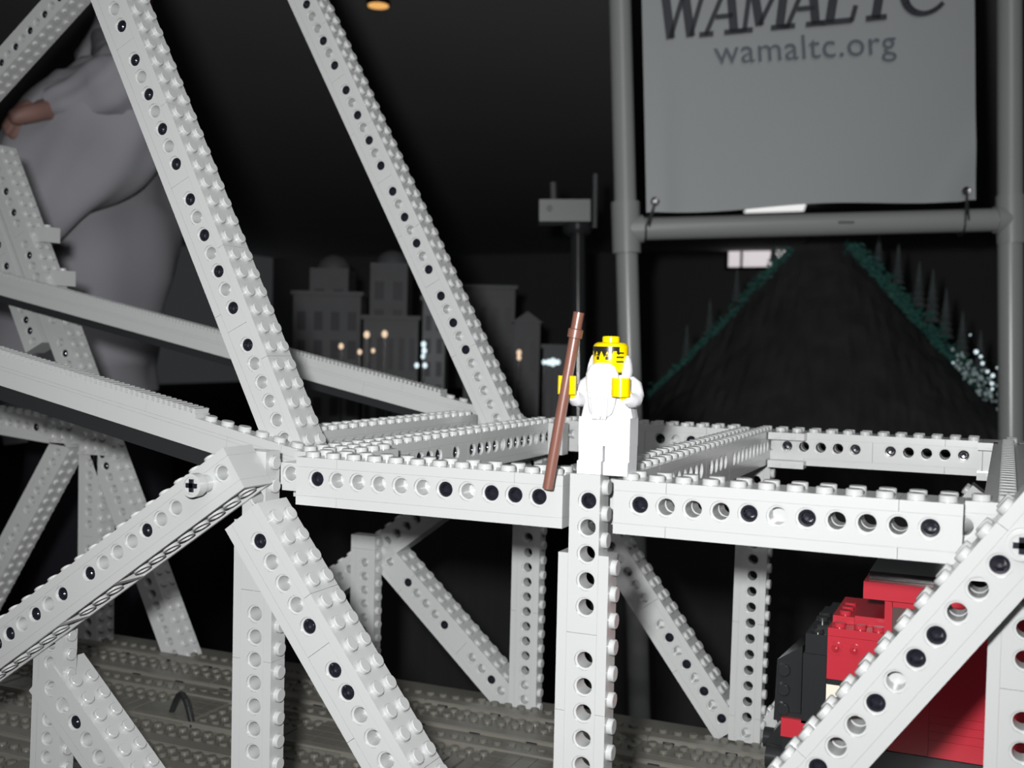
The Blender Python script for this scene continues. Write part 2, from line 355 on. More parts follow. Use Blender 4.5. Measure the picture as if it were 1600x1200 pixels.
for k in range(4): s.stud(-96, 20+8*k, 7)
s.build('widening_plate', 'grey', BR)
s = MB(); s.box(124.6, 142, 8.2, 239, 3.0, 7.0); s.build('side_tiles', 'grey', BR)
s = MB(); s.box(110.4, 118.6, 8.1, 239.8, 3.9, 7.05)
for k in range(29): s.stud(114.5, 12.2+8*k, 7.05)
s.build('stud_row_plate', 'grey', BR)
for x, z in ((8.5, 3.6), (8.5, -10), (102, 3.6), (102, -10)):
        s = MB(); s.box(x, x+17, 231, 239.8, z, z+3.4)
        s.box(x+4, x+6.2, 230.2, 232, z+1, z+2.6); s.box(x+11, x+13.2, 230.2, 232, z+1, z+2.6)
        s.build('hinge_plate', 'grey', BR)
# axle cap pins at the ends of the braces
def cap_pin(px, py, Y, L, r=3.9):
    P = onY(px, py, Y); s = MB()
    s.lathe((0, 0, 0), (0, -1, 0), [(2.9, 0), (2.9, L*0.55), (r, L*0.55), (r, L), (r-1.1, L+.05), (r-1.1, L-.6)], 28)
    s.face([((r-1.1)*math.cos(t*math.pi/14), -(L-.6), (r-1.1)*math.sin(t*math.pi/14)) for t in range(28)])
    o = s.build('axle_bushing', 'grey', BR, loc=P)
    c = MB()
    for q in ((2.1, .75), (.75, 2.1)): c.box(-q[0], q[0], -L-.05, -L+1.5, -q[1], q[1])
    tag(c.build('axle_socket', 'pin', o), 'dark cross shaped axle hole')
cap_pin(323, 755, -16, 8); cap_pin(1597, 851, -16, 2)
# ------------------------------------------------------------------ deck
s = MB()
s.box(-560, 290, -14, 276, -171.4, -157.2)
s.build('deck_plate', 'deck', BR)
def strip(y0, y1, top, name='deck_kerb'):
    s = MB(); x = -560
    while x < 288:
        s.box(x+.1, x+127.9, y0, y1, -157.1, top); s.box(x+.5, x+127.5, y0+.7, y1-.7, top, top+.4); x += 128
    o = s.build(name, 'track', BR)
    for i in range(26 if y0 > 200 else 0):
        c = MB(); c.box(0, 6, -.15, .2, 0, 1.6)
        tag(c.build('clip_slot', 'pin', o, loc=(-552+32*i, y0, top-2.6)), 'dark clip slot')
    return o
strip(232, 240, -151.4); strip(206, 215, -153.6); strip(118, 128, -153.6); strip(94, 103, -153.6); strip(8, 16, -153.6)
s = MB(); s.box(-560, 290, 215.2, 231.8, -157.1, -153.4)
for i in range(106):
    for y in (219.5, 227.5): s.stud(-556+8*i, y, -153.4, n=10)
for i in range(106): s.stud(-556+8*i, 246, -152.6, n=10)
s.box(-560, 290, 240.1, 250, -157.1, -152.6)
s.build('studded_plate', 'deck', BR)
s = MB(); rr = random.Random(7)
s.box(-560, 290, 128.2, 205.8, -157.1, -155.2); s.box(-560, 290, 16.2, 93.8, -157.1, -155.2); s.box(-560, 290, 103.2, 117.8, -157.1, -154.4)
for i in range(106):
    x = -556+8*i
    for y in (107, 114): s.stud(x, y, -154.4, n=10)
    for base in (128.2, 16.2):
        blk = (i//4) % 3
        for j in range(9):
            y = base+4.8+8*j
            if blk == 2 and 1 < j < 8: s.box(x-3.8, x+3.8, y-3.8, y+3.8, -155.1, -153.4)
            elif blk == 1 and j in (3, 4): s.box(x-3.2, x+3.2, y-3.9, y+3.9, -155.1, -153.9)
            else: s.stud(x, y, -155.2, n=8)
s.build('track_bed', 'deck', BR)
for yy in (146, 184, 34, 72):
    s = MB(); s.box(-560, 290, yy, yy+3, -156, -152.2); s.box(-560, 290, yy-1.5, yy+4.5, -156, -155); s.build('rail', 'track', BR)
s = MB(); pts = [(-290+2.6*t, 158-1.2*t, -155+14*math.sin(math.pi*t/9)) for t in range(10)]
for i in range(9): s.tube(pts[i], pts[i+1], 1.6, n=10)
s.build('cable_hook', 'black', BR)
# ------------------------------------------------------------------ toy figure
FX, FY, FZ = 4.0, 6.0, 8.0
FG = empty('toy_figure', (FX, FY, FZ), 'white bearded toy minifigure with yellow hands standing on the bridge post', 'toy figure')
K = 1.04
def ring(cx, cy, z, rx, ry, n=20, p=1.0):
    out = []
    for k in range(n):
        t = 2*math.pi*k/n; c, q = math.cos(t), math.sin(t)
        out.append((K*(cx+rx*math.copysign(abs(c)**p, c)), K*(cy+ry*math.copysign(abs(q)**p, q)), K*z))
    return out
def loft(rings, name, m, parent, smooth=True):
    s = MB(); s.grid(rings, smooth); s.face(rings[0][::-1]); s.face(rings[-1]); return s.build(name, m, parent)
for sg in (-1, 1):
    s = MB(); c = 4.0*sg
    prof = [(-5.2, 0), (3.2, 0), (3.6, 8), (4, 12), (3.4, 15), (0, 15.8), (-3.2, 15), (-4.0, 12.3), (-3.9, 4), (-5.2, 3.6)]
    a = [(K*(c-3.62), K*y, K*z) for y, z in prof]; b = [(K*(c+3.62), K*y, K*z) for y, z in prof]
    s.face(a[::-1]); s.face(b)
    for i in range(len(a)):
        j = (i+1) % len(a); s.face([a[i], a[j], b[j], b[i]])
    s.build('leg', 'white', FG)
s = MB(); s.box(-7.7*K, 7.7*K, -4.15*K, 3.6*K, 8.2*K, 16.4*K); s.build('hips', 'white', FG)
loft([ring(0, 0.4, 16.4, 7.9, 3.9, p=.35), ring(0, .4, 17, 7.8, 3.9, p=.35), ring(0, .4, 27.5, 5.6, 3.7, p=.35), ring(0, .4, 28.6, 5.2, 3.3, p=.4)], 'torso', 'white', FG, False)
hd = MB(); Z = 29.2
hd.lathe((0, 0, 0), (0, 0, 1), [(r*K, z*K) for r, z in ((2.6, 27.8), (2.6, Z), (4.0, Z), (4.75, Z+.35), (5.1, Z+1.1), (5.1, Z+7.4), (4.75, Z+8.2), (3.9, Z+8.7), (2.5, Z+8.75))], 32, sharp=False)
hd.lathe((0, 0, 0), (0, 0, 1), [(r*K, z*K) for r, z in ((2.5, Z+8.7), (2.5, Z+10.2), (2.25, Z+10.5), (0, Z+10.5))], 24)
head = hd.build('head', 'yellow', FG)
def arc(s, t0, t1, z0, z1, r=5.13, n=8, ov=None):
    """patch printed on the head: angle 0 faces the camera side, in degrees; ov lets each column have its own lower edge"""
    cols = []
    for i in range(n+1):
        t = math.radians(t0+(t1-t0)*i/n-90); zl = z0 if ov is None else ov(i/n)
        cols.append(((K*r*math.cos(t), K*r*math.sin(t), K*(Z+zl)), (K*r*math.cos(t), K*r*math.sin(t), K*(Z+z1))))
    for i in range(n): s.face([cols[i][0], cols[i+1][0], cols[i+1][1], cols[i][1]])
s = MB()
arc(s, -62, 48, 6.6, 7.5, n=22, ov=lambda u: 6.2 - 1.9*(abs(((u*5.5) % 1)-0.5)*2)*(1 if 0.06 < u < .86 else 0) - (1.0 if u > .95 else 0))
for tx in (-26, 8): arc(s, tx-6, tx+6, 3.7, 4.7, n=4); arc(s, tx-9, tx+8, 4.9, 5.25, n=4)
for zz in (3.0, 4.3, 5.5): arc(s, 38, 66, zz, zz+.45, n=5)
tag(s.build('face_print', 'ink', head), 'black printed fringe, eyes and side stripes')
# beard and side locks
loft([ring(-1.0, -4.7, 16.6, 2.2, .8), ring(-.9, -4.8, 17.6, 3.4, 1.3), ring(-.8, -4.9, 19.5, 4.0, 1.6), ring(-.6, -5.1, 22, 4.4, 1.9), ring(-.6, -5.3, 26, 4.9, 2.3), ring(-.6, -5.2, 28.8, 4.9, 2.4), ring(-.7, -5.2, 31, 3.9, 1.8), ring(-.7, -5.1, 32, 2.0, 1.0)], 'beard', 'white', FG)
s = MB()
for k, (x0, x1) in enumerate(((-3.2, -2.2), (-.8, -1.2), (1.6, .6))):
    pts = [(K*(x0+(x1-x0)*t/6), K*(-6.6-.35*math.sin(t)), K*(25-1.5*t)) for t in range(7)]
    for i in range(6): s.tube(pts[i], pts[i+1], .75*K, n=8)
s.build('beard_strand', 'white', FG)
for sg in (-1, 1):
    q_ = .6 if sg < 0 else 1
    loft([ring(5.2*sg, -1.0, 27.0, 1.2*q_, 2.2), ring(5.5*sg, -1.0, 29.5, 1.5*q_, 2.6), ring(5.5*sg, -.6, 31.5, 1.2*q_, 2.2), ring(5.4*sg, -.3, 33.2, .8*q_, 1.5), ring(5.3*sg, 0, 34.2, .3, .8)], 'hair_lock', 'white', FG)
# arms and hands
def arm(pts, rad, name='arm'):
    s = MB(); rings = []
    for i, (p, r) in enumerate(zip(pts, rad)):
        d = (Vector(pts[min(i+1, len(pts)-1)])-Vector(pts[max(i-1, 0)])).normalized(); a = d.cross(Vector((1, .2, .1))).normalized(); b = d.cross(a)
        rings.append([(Vector(p)+(a*math.cos(2*math.pi*k/14)+b*math.sin(2*math.pi*k/14))*r)*K for k in range(14)])
    s.grid(rings); s.face(rings[0][::-1]); s.face(rings[-1]); return s.build(name, 'white', FG)
arm([(-5.6, .3, 26.6), (-7.0, 0, 25.2), (-8.0, -1.2, 22.6), (-8.3, -3.0, 21.2), (-8.6, -5.2, 21.4), (-8.7, -7.0, 22.6)], [2.3, 2.6, 2.4, 2.3, 2.1, 1.8])
arm([(5.6, .3, 26.6), (7.2, 0, 25.2), (8.3, -1.2, 22.8), (8.4, -3.0, 21.6), (8.0, -5.2, 21.6), (7.4, -7.0, 22.4)], [2.3, 2.6, 2.4, 2.3, 2.1, 1.8])
def hand(cx, cy, cz, open_dir, tilt=0):
    """C shaped minifigure hand, axis upright, opening towards open_dir degrees"""
    s = MB(); R1, R0, h = 2.75, 1.65, 2.7; n = 22; gap = 38
    A = [math.radians(open_dir+gap+(360-2*gap)*i/n) for i in range(n+1)]
    def P(r, t, z): return (cx+r*math.cos(t), cy+r*math.sin(t), cz+z)
    rows = [[P(R1, t, -h) for t in A], [P(R1, t, h) for t in A], [P(R0, t, h) for t in A], [P(R0, t, -h) for t in A], [P(R1, t, -h) for t in A]]
    for a, b in zip(rows[:-1], rows[1:]):
        i0 = len(s.v); s.v += a+b
        for i in range(n): s.f.append((i0+i, i0+i+1, i0+n+2+i, i0+n+1+i)); s.sm.append(True)
    for t in (A[0], A[-1]): s.face([P(R1, t, -h), P(R1, t, h), P(R0, t, h), P(R0, t, -h)])
    s.tube((cx+1.4*math.cos(math.radians(open_dir+180)), cy+2.2, cz-1.2), (cx*0.98, cy+3.6, cz-3.4), 1.4, n=10)
    return s.build('hand', 'yellow', FG)
hand(-9.5, -11.2, 26.6, -90); hand(6.6, -9.6, 26.4, 150)
s = MB(); T = Vector((-1.9, -6.2, 56.0)); Bt = Vector((-10.5, -6.2, 3.6)); d = (T-Bt)
s.tube(Bt, T, 1.62, n=20); s.lathe(Bt+d*0.855, d, [(1.6, 0), (2.2, .2), (2.25, 2.6), (1.6, 2.9)], 20)
s = tag(s.build('toy_staff', 'brown'), 'long brown toy staff leaning in the white toy figure\'s raised hand', 'staff')
# ------------------------------------------------------------------ locomotive on the deck
LO = empty('toy_locomotive', (50, 172, -151), 'red and black toy brick locomotive inside the bridge at lower right', 'toy train')
def lb(name, m, boxes, studs=(), extra=None, parent=LO):
    s = MB()
    for b in boxes:
        x0, x1, y0, y1, z0, z1 = b; s.box(x0-50, x1-50, y0-172, y1-172, z0+151, z1+151)
    for x, y, z in studs: s.stud(x-50, y-172, z+151)
    if extra: extra(s)
    return s.build(name, m, parent)
rf = lb('roof', 'red', [(64.5, 160, 141, 203, -49.9, -43.2)]); lb('roof_top', 'black', [(66, 160, 147, 197, -43.1, -40.0)], parent=rf)
cb = lb('cab', 'red', [(72.3, 75.2, 145, 149, -109, -50), (72.3, 74, 149, 201, -109, -62), (75.3, 89.9, 145, 149, -109.6, -64), (90, 160, 145, 149, -93.2, -50), (90, 160, 145, 149, -96.4, -93.3), (90, 160, 145, 149, -99.6, -96.5), (90, 160, 145, 149, -102.9, -99.7), (90, 160, 145, 149, -109.6, -103), (72.3, 75, 197, 201, -62, -50), (75, 90, 145, 149, -53, -50), (158, 160, 149, 201, -109, -50)])
lb('window_pane', 'glass', [(75.2, 90, 146.5, 147.5, -64, -53)], parent=cb)
hood = lb('hood', 'red', [(51.0, 72.2, 145, 201, -84.5, -70.4+3.2), (51.0, 72.2, 145, 201, -67.1, -63.9)], [(55+8*i, 149, -63.9) for i in range(2)]+[(70, 149, -63.9)])
lb('hood_top', 'red', [(51.6, 60, 154, 192, -63.8, -60.7), (60.1, 72.2, 154, 192, -63.8, -60.0)], [(56, 158, -60.7), (56, 166, -60.7), (56, 174, -60.7)], parent=hood)
def gr(s):
    for x in (54.5, 61.5):
        s.lathe((x-50, 145-172, -71.8+151), (0, -1, 0), [(2.5, .05), (2.5, .7), (1.8, .7), (1.6, .05)], 18)
        s.sphere((x-50, 144.6-172, -71.8+151), 1.2, 10)
    s.box(51.3-50, 65.3-50, 144.9-172, 145-172, -69.3+151, -69.1+151); s.box(65.1-50, 65.3-50, 144.9-172, 145-172, -77+151, -69.3+151)
lb('lamp_brick', 'red', [], extra=gr, parent=hood)
lb('stripe', 'black', [(51, 74, 145, 201, -86.7, -84.6)])
lb('side_panel', 'cream', [(51, 74, 145.2, 200.8, -99.6, -86.8)])
lb('nose', 'black', [(42.2, 50.9, 146, 200, -75.5, -67.5), (41.6, 50.9, 145, 201, -104, -75.6), (46, 50.9, 150, 196, -67.4, -64.5)], [(46.5, 150, -67.5), (47, 158, -64.4), (47, 166, -64.4)])
def plow(s):
    a = [(40.5, 150, -74), (31.0, 147, -80), (30.2, 147, -105), (40.5, 150, -106)]
    a = [(x-50, y-172, z+151) for x, y, z in a]; b = [(x+3, y+46, z) for x, y, z in a]
    s.face(a); s.face(b[::-1])
    for i in range(4): j = (i+1) % 4; s.face([a[j], a[i], b[i], b[j]])
    for z in (-84, -92, -100): s.stud(34-50, 147.6-172, z+151, '-y')
lb('end_gate', 'black', [], extra=plow)
lb('buffer_beam', 'red', [(33.6, 72.1, 145, 201, -110.6, -103.0), (48.6, 72.1, 145, 201, -102.9, -99.7)])
lb('underframe', 'black', [(34, 160, 147, 199, -119.5, -110.7), (60, 160, 150, 196, -134, -119.5), (30.4, 48.5, 147, 199, -102.9, -101.2)])
s = MB(); s.prism([(31-50, -110+151), (25.5-50, -118+151), (30-50, -126+151), (37-50, -121+151), (40-50, -112+151)], 160-172, 184-172)
s.tube((30-50, 172-172, -121+151), (22-50, 172-172, -121+151), 4.2, n=16); s.tube((34-50, 152-172, -122+151), (27-50, 152-172, -122+151), 5.0, n=18); s.tube((34-50, 192-172, -122+151), (27-50, 192-172, -122+151), 5.0, n=18)
s.build('coupler', 'black', LO)
for x in (52, 78, 120, 146):
    for y in (146, 184):
        s = MB(); s.lathe((x-50, y-172, -138.6+151), (0, 1, 0), [(0, 0), (13.4, 0), (13.4, 6), (0, 6)], 28); s.build('wheel', 'black', LO)
# ------------------------------------------------------------------ hall
FLOOR, CEIL = -900, 2020
def slab(name, m, x0, x1, y0, y1, z0, z1):
    s = MB(); s.box(x0, x1, y0, y1, z0, z1); o = s.build(name, m); o['kind'] = 'structure'; return o
slab('floor', 'floor', -16000, 9000, -5000, 22000, FLOOR-50, FLOOR)
slab('ceiling', 'ceil', -16000, 9000, -5000, 22000, CEIL, CEIL+60)
slab('wall_back', 'farwall', -16000, 9000, 22000, 22100, FLOOR, CEIL)
FB = Matrix(((RT.x, fw.x, UP.x), (RT.y, fw.y, UP.y), (RT.z, fw.z, UP.z)))     # x right, y away, z up as the photographer stood
YB = Matrix(((r0.x, -r0.y, 0), (r0.y, r0.x, 0), (0, 0, 1)))                    # same heading, but level
def flat(px, py, D, D0=None): return ((px-800)*D/F, (600-py)*D/F)
# bright window far away and ceiling lights
P = onY(1207, 386, 21990)
wn = empty('window_1', P); wn['kind'] = 'structure'
sc = (21990-CAM.y)/fw.y/F
s = MB(); s.box(-62*sc, 60*sc, -20, 0, -28*sc, 30*sc); s.build('pane', 'daylight', wn)
for x in (-43, 4):
    s = MB(); s.box((x-1.6)*sc, (x+1.6)*sc, -50, -21, -28*sc, 30*sc); s.build('mullion', 'wall', wn)
s = MB(); s.box(-66*sc, -62*sc, -60, 0, -32*sc, 34*sc); s.box(60*sc, 64*sc, -60, 0, -32*sc, 34*sc); s.box(-66*sc, 64*sc, -60, 0, -32*sc, -28*sc); s.build('window_frame', 'wall', wn)
def on_ceiling(px, py, Z):
    d = fw + RT*((px-800)/F) - UP*((py-600)/F); return CAM + d*((Z-CAM.z)/d.z)
Z = CEIL-60
q = [on_ceiling(1163, 333, Z), on_ceiling(1256, 330, Z), on_ceiling(1262, 310, Z), on_ceiling(1188, 312, Z)]
cl = empty('ceiling_light', q[0], 'bright white ceiling panel seen between the banner and the pipe', 'ceiling light')
s = MB(); a = [p-q[0] for p in q]; b = [p+Vector((0, 0, 55)) for p in a]; s.face(a); s.face(b[::-1])
for i in range(4): s.face([a[(i+1) % 4], a[i], b[i], b[(i+1) % 4]])
s.build('diffuser', 'panel', cl)
c = sum(a, Vector())/4; s = MB()
bb = [c+(p-c)*1.04+Vector((0, 0, 20)) for p in a]; tt = [p+Vector((0, 0, 40)) for p in bb]
for i in range(4): s.face([bb[(i+1) % 4], bb[i], tt[i], tt[(i+1) % 4]])
s.build('housing', 'wall', cl)
Pl = on_ceiling(591, 10, CEIL-45)
dl = empty('ceiling_light', Pl, 'small round orange ceiling lamp glowing at the top of the picture', 'ceiling light')
rl = (Pl-CAM).dot(fw)*16/F
s = MB(); s.lathe((0, 0, 0), (0, 0, 1), [(0, 0), (rl, 0), (rl, 6)], 28); s.build('lamp_glass', 'orange', dl)
s = MB(); s.lathe((0, 0, 6), (0, 0, 1), [(rl*1.02, 0), (rl*1.15, 0), (rl*1.15, 38)], 28); s.build('lamp_ring', 'wall', dl)
# ------------------------------------------------------------------ tables
def table(name, label, D, pxl, pxr, deep, top):
    C0 = at((pxl+pxr)/2, 600, D); w = (pxr-pxl)*D/F/2; C0.z = top
    e = empty(name, (C0.x, C0.y, FLOOR), label, 'table', rot=YB)
    s = MB(); s.box(-w, w, 0, deep, top-FLOOR-30, top-FLOOR); s.build('table_top', 'cloth', e)
    s = MB(); n = 60
    for i in range(n):
        x0, x1 = -w+2*w*i/n, -w+2*w*(i+1)/n; y0, y1 = -6+5*math.sin(i*1.3), -6+5*math.sin((i+1)*1.3)
        s.face([(x0, y0, 0), (x1, y1, 0), (x1, -1, top-FLOOR), (x0, -1, top-FLOOR)], True)
    s.build('table_skirt', 'cloth', e); return e
tb = empty('display_table', (-120, 120, FLOOR), 'black covered table carrying the toy bridge', 'table')
s = MB(); s.box(-520, 440, -180, 190, 0, -171.6-FLOOR); s.build('table_body', 'cloth', tb)
table('display_table', 'black table behind the bridge carrying the dark hill', 1990, 932, 1700, 700, -150)
table('display_table', 'black table at left rear carrying the grey toy town', 2150, 380, 860, 480, -150)
# ------------------------------------------------------------------ pipe frame and banner
DP = 1350; k = DP/F
P0 = at(985, 640, DP)
def L(px, py, dy=0): x, z = flat(px, py, DP); x0, z0 = flat(985, 640, DP); return (x-x0, dy, z-z0)
PF = empty('pipe_frame', P0, 'grey plastic pipe frame behind the bridge holding the banner', 'frame', rot=FB)
FY0 = 600+(900+CAM.z-45)/k
s = MB(); s.tube(L(966, -90), L(1017, 1790), 13.4, n=28); s.build('upright_pipe', 'pvc', PF)
s = MB(); s.tube(L(1577, -90), L(1584, 1765), 14.6, n=28); s.build('upright_pipe', 'pvc', PF)
s = MB(); s.tube(L(976, 358.5), L(1579, 343), 13.8, n=28); s.build('cross_pipe', 'pvc', PF)
s = MB(); s.tube(L(966, -88), L(1577, -96), 13.8, n=28); s.build('cross_pipe', 'pvc', PF)
def tee(px, y0, y1, sx, yc, r):
    s = MB(); s.tube(L(px-.5, y0), L(px+1.5, y1), r, n=28); s.tube(L(px, yc), L(px+sx, yc-.026*sx), r-.5, n=28); s.build('tee_fitting', 'pvc', PF)
tee(977.5, 316, 396, 27, 358.5, 17.2); tee(1579, 306, 381, -25, 343, 16.6)
s = MB()
for i in range(8): s.box(L(1305+3.1*i, 0)[0], L(1307+3.1*i, 0)[0], -14.2, -13.2, L(0, 352)[2], L(0, 348)[2])
tag(s.build('pipe_print', 'print', PF), 'tiny dark printing on the cross pipe')
s = MB()
for x in (1017, 1584): s.tube(L(x, 1782, -250), L(x, 1782, 250), 13.8, n=16)
s.build('foot_pipe', 'pvc', PF)
BN = empty('banner', at(1265, 320, DP-16), 'light grey printed banner hanging in the pipe frame', 'banner', rot=FB)
KB = (DP-16)/F
def B2(px, py, dy=0): return ((px-1265)*KB, dy, (320-py)*KB)
s = MB(); nx, nz = 40, 30
def bp(u, v, off=0):
    xl = 1001+9*v; xr = 1521+4*v; yt = -80; yb = (332-20*u)+3*math.sin(u*9)*(1 if .03 < u < .97 else 0)
    x = xl+(xr-xl)*u; y = yt+(yb-yt)*v
    w = 4.0*math.sin(u*3.1)+1.6*math.sin(u*7+v*3)+3.0*math.exp(-((u-.05)/.03)**2)*v+2.5*math.exp(-(((u-.9)+(v-1)*.45)/.04)**2)*v
    return B2(x, y, off-w)
front = [[bp(i/nx, j/nz) for i in range(nx+1)] for j in range(nz+1)]
back = [[(p[0], p[1]+.7, p[2]) for p in r] for r in front]
i0 = 0
for G in (front, back): s.grid(G, True, closed=False)
edge = [front[0], front[-1], [r[0] for r in front], [r[-1] for r in front]]; edgb = [back[0], back[-1], [r[0] for r in back], [r[-1] for r in back]]
for e, f_ in zip(edge, edgb): s.grid([e, f_], False, closed=False)
sheet = s.build('banner_sheet', 'vinyl', BN)
# big slanted slab letters as thick strokes, in their own units: x along the word, 0 at the baseline, 250 at the cap line
LET = {
 'W': (210, [((18, 250), (48, 0), 40), ((48, 0), (118, 230), 22), ((110, 235), (140, 0), 40), ((140, 0), (215, 250), 22), ((-8, 250), (60, 250), 20), ((175, 250), (245, 250), 20)]),
 'A': (175, [((0, 0), (110, 250), 22), ((110, 250), (130, 0), 40), ((45, 75), (125, 75), 22), ((-30, 0), (35, 0), 24), ((85, 0), (170, 0), 24)]),
 'M': (235, [((28, 0), (62, 250), 22), ((62, 250), (98, 20), 40), ((98, 20), (215, 250), 22), ((190, 0), (222, 250), 40), ((-8, 0), (66, 0), 24), ((150, 0), (232, 0), 24), ((30, 250), (80, 250), 20), ((200, 250), (250, 250), 20)]),
 'L': (180, [((45, 0), (85, 250), 42), ((0, 0), (150, 0), 26), ((148, 0), (165, 62), 22), ((50, 250), (130, 250), 20)]),
 'T': (170, [((60, 0), (100, 250), 42), ((15, 0), (110, 0), 26), ((10, 250), (200, 250), 26), ((10, 250), (0, 195), 20), ((200, 250), (190, 195), 20)]),
}
def base_pt(x, y):
    """word units to photo style pixels on the banner (the words climb to the right)"""
    X = 1040+x*0.3375; Y = 62-(x*0.097+y)*0.3375
    if True: return B2(X, Y, -6.8)
def stroke(s, p, q, w):
    (x0, y0), (x1, y1) = p, q; d = Vector((x1-x0, y1-y0)); l = d.length; d /= l
    n_ = Vector((-d.y, d.x))*w/2; e = d*(4 if abs(d.y) > .2 else 0)
    P4 = [Vector(p)-n_-e, Vector(q)-n_+e, Vector(q)+n_+e, Vector(p)+n_-e]
    a = [base_pt(*v) for v in P4]; b = [(v[0], v[1]+1.0, v[2]) for v in a]
    s.face(a); s.face(b[::-1])
    for i in range(4): j = (i+1) % 4; s.face([a[j], a[i], b[i], b[j]])
x = -22
for ch, start in (('W', -28), ('A', 182), ('M', 332), ('A', 558), ('L', 707), ('T', 905)):
    s = MB(); wd, st = LET[ch]
    for p, q, w in st: stroke(s, (p[0]+start, p[1]), (q[0]+start, q[1]), w)
    tag(s.build('banner_letter', 'print', sheet), 'dark slab letter '+ch)
s = MB(); n = 26; cx, cy = 1188, 118
pr = [(cx+128*math.cos(t), cy+122*math.sin(t), 40-12*abs(math.sin(t*1.0))) for t in [math.radians(40+(318-40)*i/n) for i in range(n+1)]]
pr = [(cx+108*math.cos(math.radians(a)), cy+120*math.sin(math.radians(a)), 22+16*max(0, -math.cos(math.radians(a)))) for a in [45+(318-45)*i/n for i in range(n+1)]]
for i in range(n): stroke(s, (pr[i][0]+.14*pr[i][1], pr[i][1]), (pr[i+1][0]+.14*pr[i+1][1], pr[i+1][1]), pr[i][2])
tag(s.build('banner_letter', 'print', sheet), 'dark slab letter C')
tx = bpy.data.curves.new('site_text', 'FONT'); tx.body = 'wamaltc.org'; tx.size = 0.049; tx.extrude = 0.0003; tx.space_character = 1.06
to = bpy.data.objects.new('tmp_text', tx); COL.objects.link(to)
me = bpy.data.meshes.new_from_object(to.evaluated_get(bpy.context.evaluated_depsgraph_get())); bpy.data.objects.remove(to)
me.materials.clear(); me.materials.append(M['print2'])
wds = max(v.co.x for v in me.vertices)-min(v.co.x for v in me.vertices)
to = bpy.data.objects.new('web_address', me); COL.objects.link(to); to.parent = sheet
bx, bz = B2(1115, 103)[0], B2(1115, 103)[2]
scl = (283*KB*MM)/wds
to.matrix_local = Matrix.Translation(Vector((bx*MM, -7.2*MM, bz*MM))) @ Matrix.Rotation(math.atan(.062), 4, 'Y').inverted() @ Matrix.Rotation(math.radians(90), 4, 'X') @ Matrix.Diagonal((scl, scl*1.0, 1, 1))
for px, py in ((1022.5, 316), (1506.5, 300)):
    s = MB(); p = B2(px, py, -6); s.lathe((p[0], -7, p[2]), (0, -1, 0), [(4.6, -3), (5.2, .3), (4.4, .9), (3.0, .4), (2.6, -2), (0, -2)], 20); s.build('grommet', 'steel', sheet)
def cord(pts, r, label):
    s = MB()
    for a_, b_ in zip(pts[:-1], pts[1:]): s.tube(a_, b_, r, n=8)
    o = s.build('tie_cord', 'black', None); o.matrix_world = Matrix.Translation(at(1265, 320, DP-16)*MM) @ FB.to_4x4()
    return tag(o, label, 'cord', 'cords tying the banner to the pipe')
for gx, gy, x0, yb, lb_ in ((1022.5, 316, 1012, 374, 'thin black cord looped round the pipe at the left end of the banner'), (1506.5, 300, 1511, 364, 'thin black cord looped round the pipe at the right end of the banner')):
    yt = yb-40; pts = [B2(gx, gy+2, -8)]
    for i in range(17):
        t = math.pi*(0.5+2*i/16.0); pts.append((B2(x0+(i-8)*.35, 0)[0], 16-16.5*math.sin(t), B2(0, (yt+yb)/2)[2]+16.0*math.cos(t)*1.0-0))
    pts.append(B2(gx, gy+2, -8)); cord(pts, 1.1, lb_)
# ------------------------------------------------------------------ stand with a clamp head
DS = 1700; ks = DS/F
ST = empty('light_stand', at(902, 350, DS), 'black pole stand with a grey clamp box on top, left of the pipe frame', 'stand', rot=FB)
def S(px, py, dy=0): return ((px-902)*ks, dy, (350-py)*ks)
s = MB(); s.tube(S(903, 352), S(905, 1560), 11, n=20); s.build('pole', 'black', ST)
s = MB(); s.box(S(842, 0)[0], S(921, 0)[0], -22, 22, S(0, 349)[2], S(0, 315)[2]); s.build('clamp_box', 'clamp', ST)
s = MB(); s.lathe(S(858, 329, -22), (0, -1, 0), [(5, 0), (5, 1.5), (0, 1.5)], 16); s.build('screw', 'black', ST)
s = MB(); s.tube(S(865, 315), S(864, 285), 5, n=12); s.build('rod', 'build', ST)
s = MB(); s.tube(S(930, 355, 10), S(931, 270, 10), 4, n=12); s.build('rod', 'build', ST)
s = MB(); s.lathe(S(902, 360), (0, 0, 1), [(20, -6), (22, 0), (22, 8), (0, 9)], 20); s.build('knob', 'black', ST)
s = MB()
for t in range(3):
    a_ = 2*math.pi*t/3; s.tube(S(905, 1440), (S(905, 0)[0]+300*math.cos(a_), 300*math.sin(a_), S(0, 1585)[2]), 8, n=10)
s.build('tripod_legs', 'black', ST)
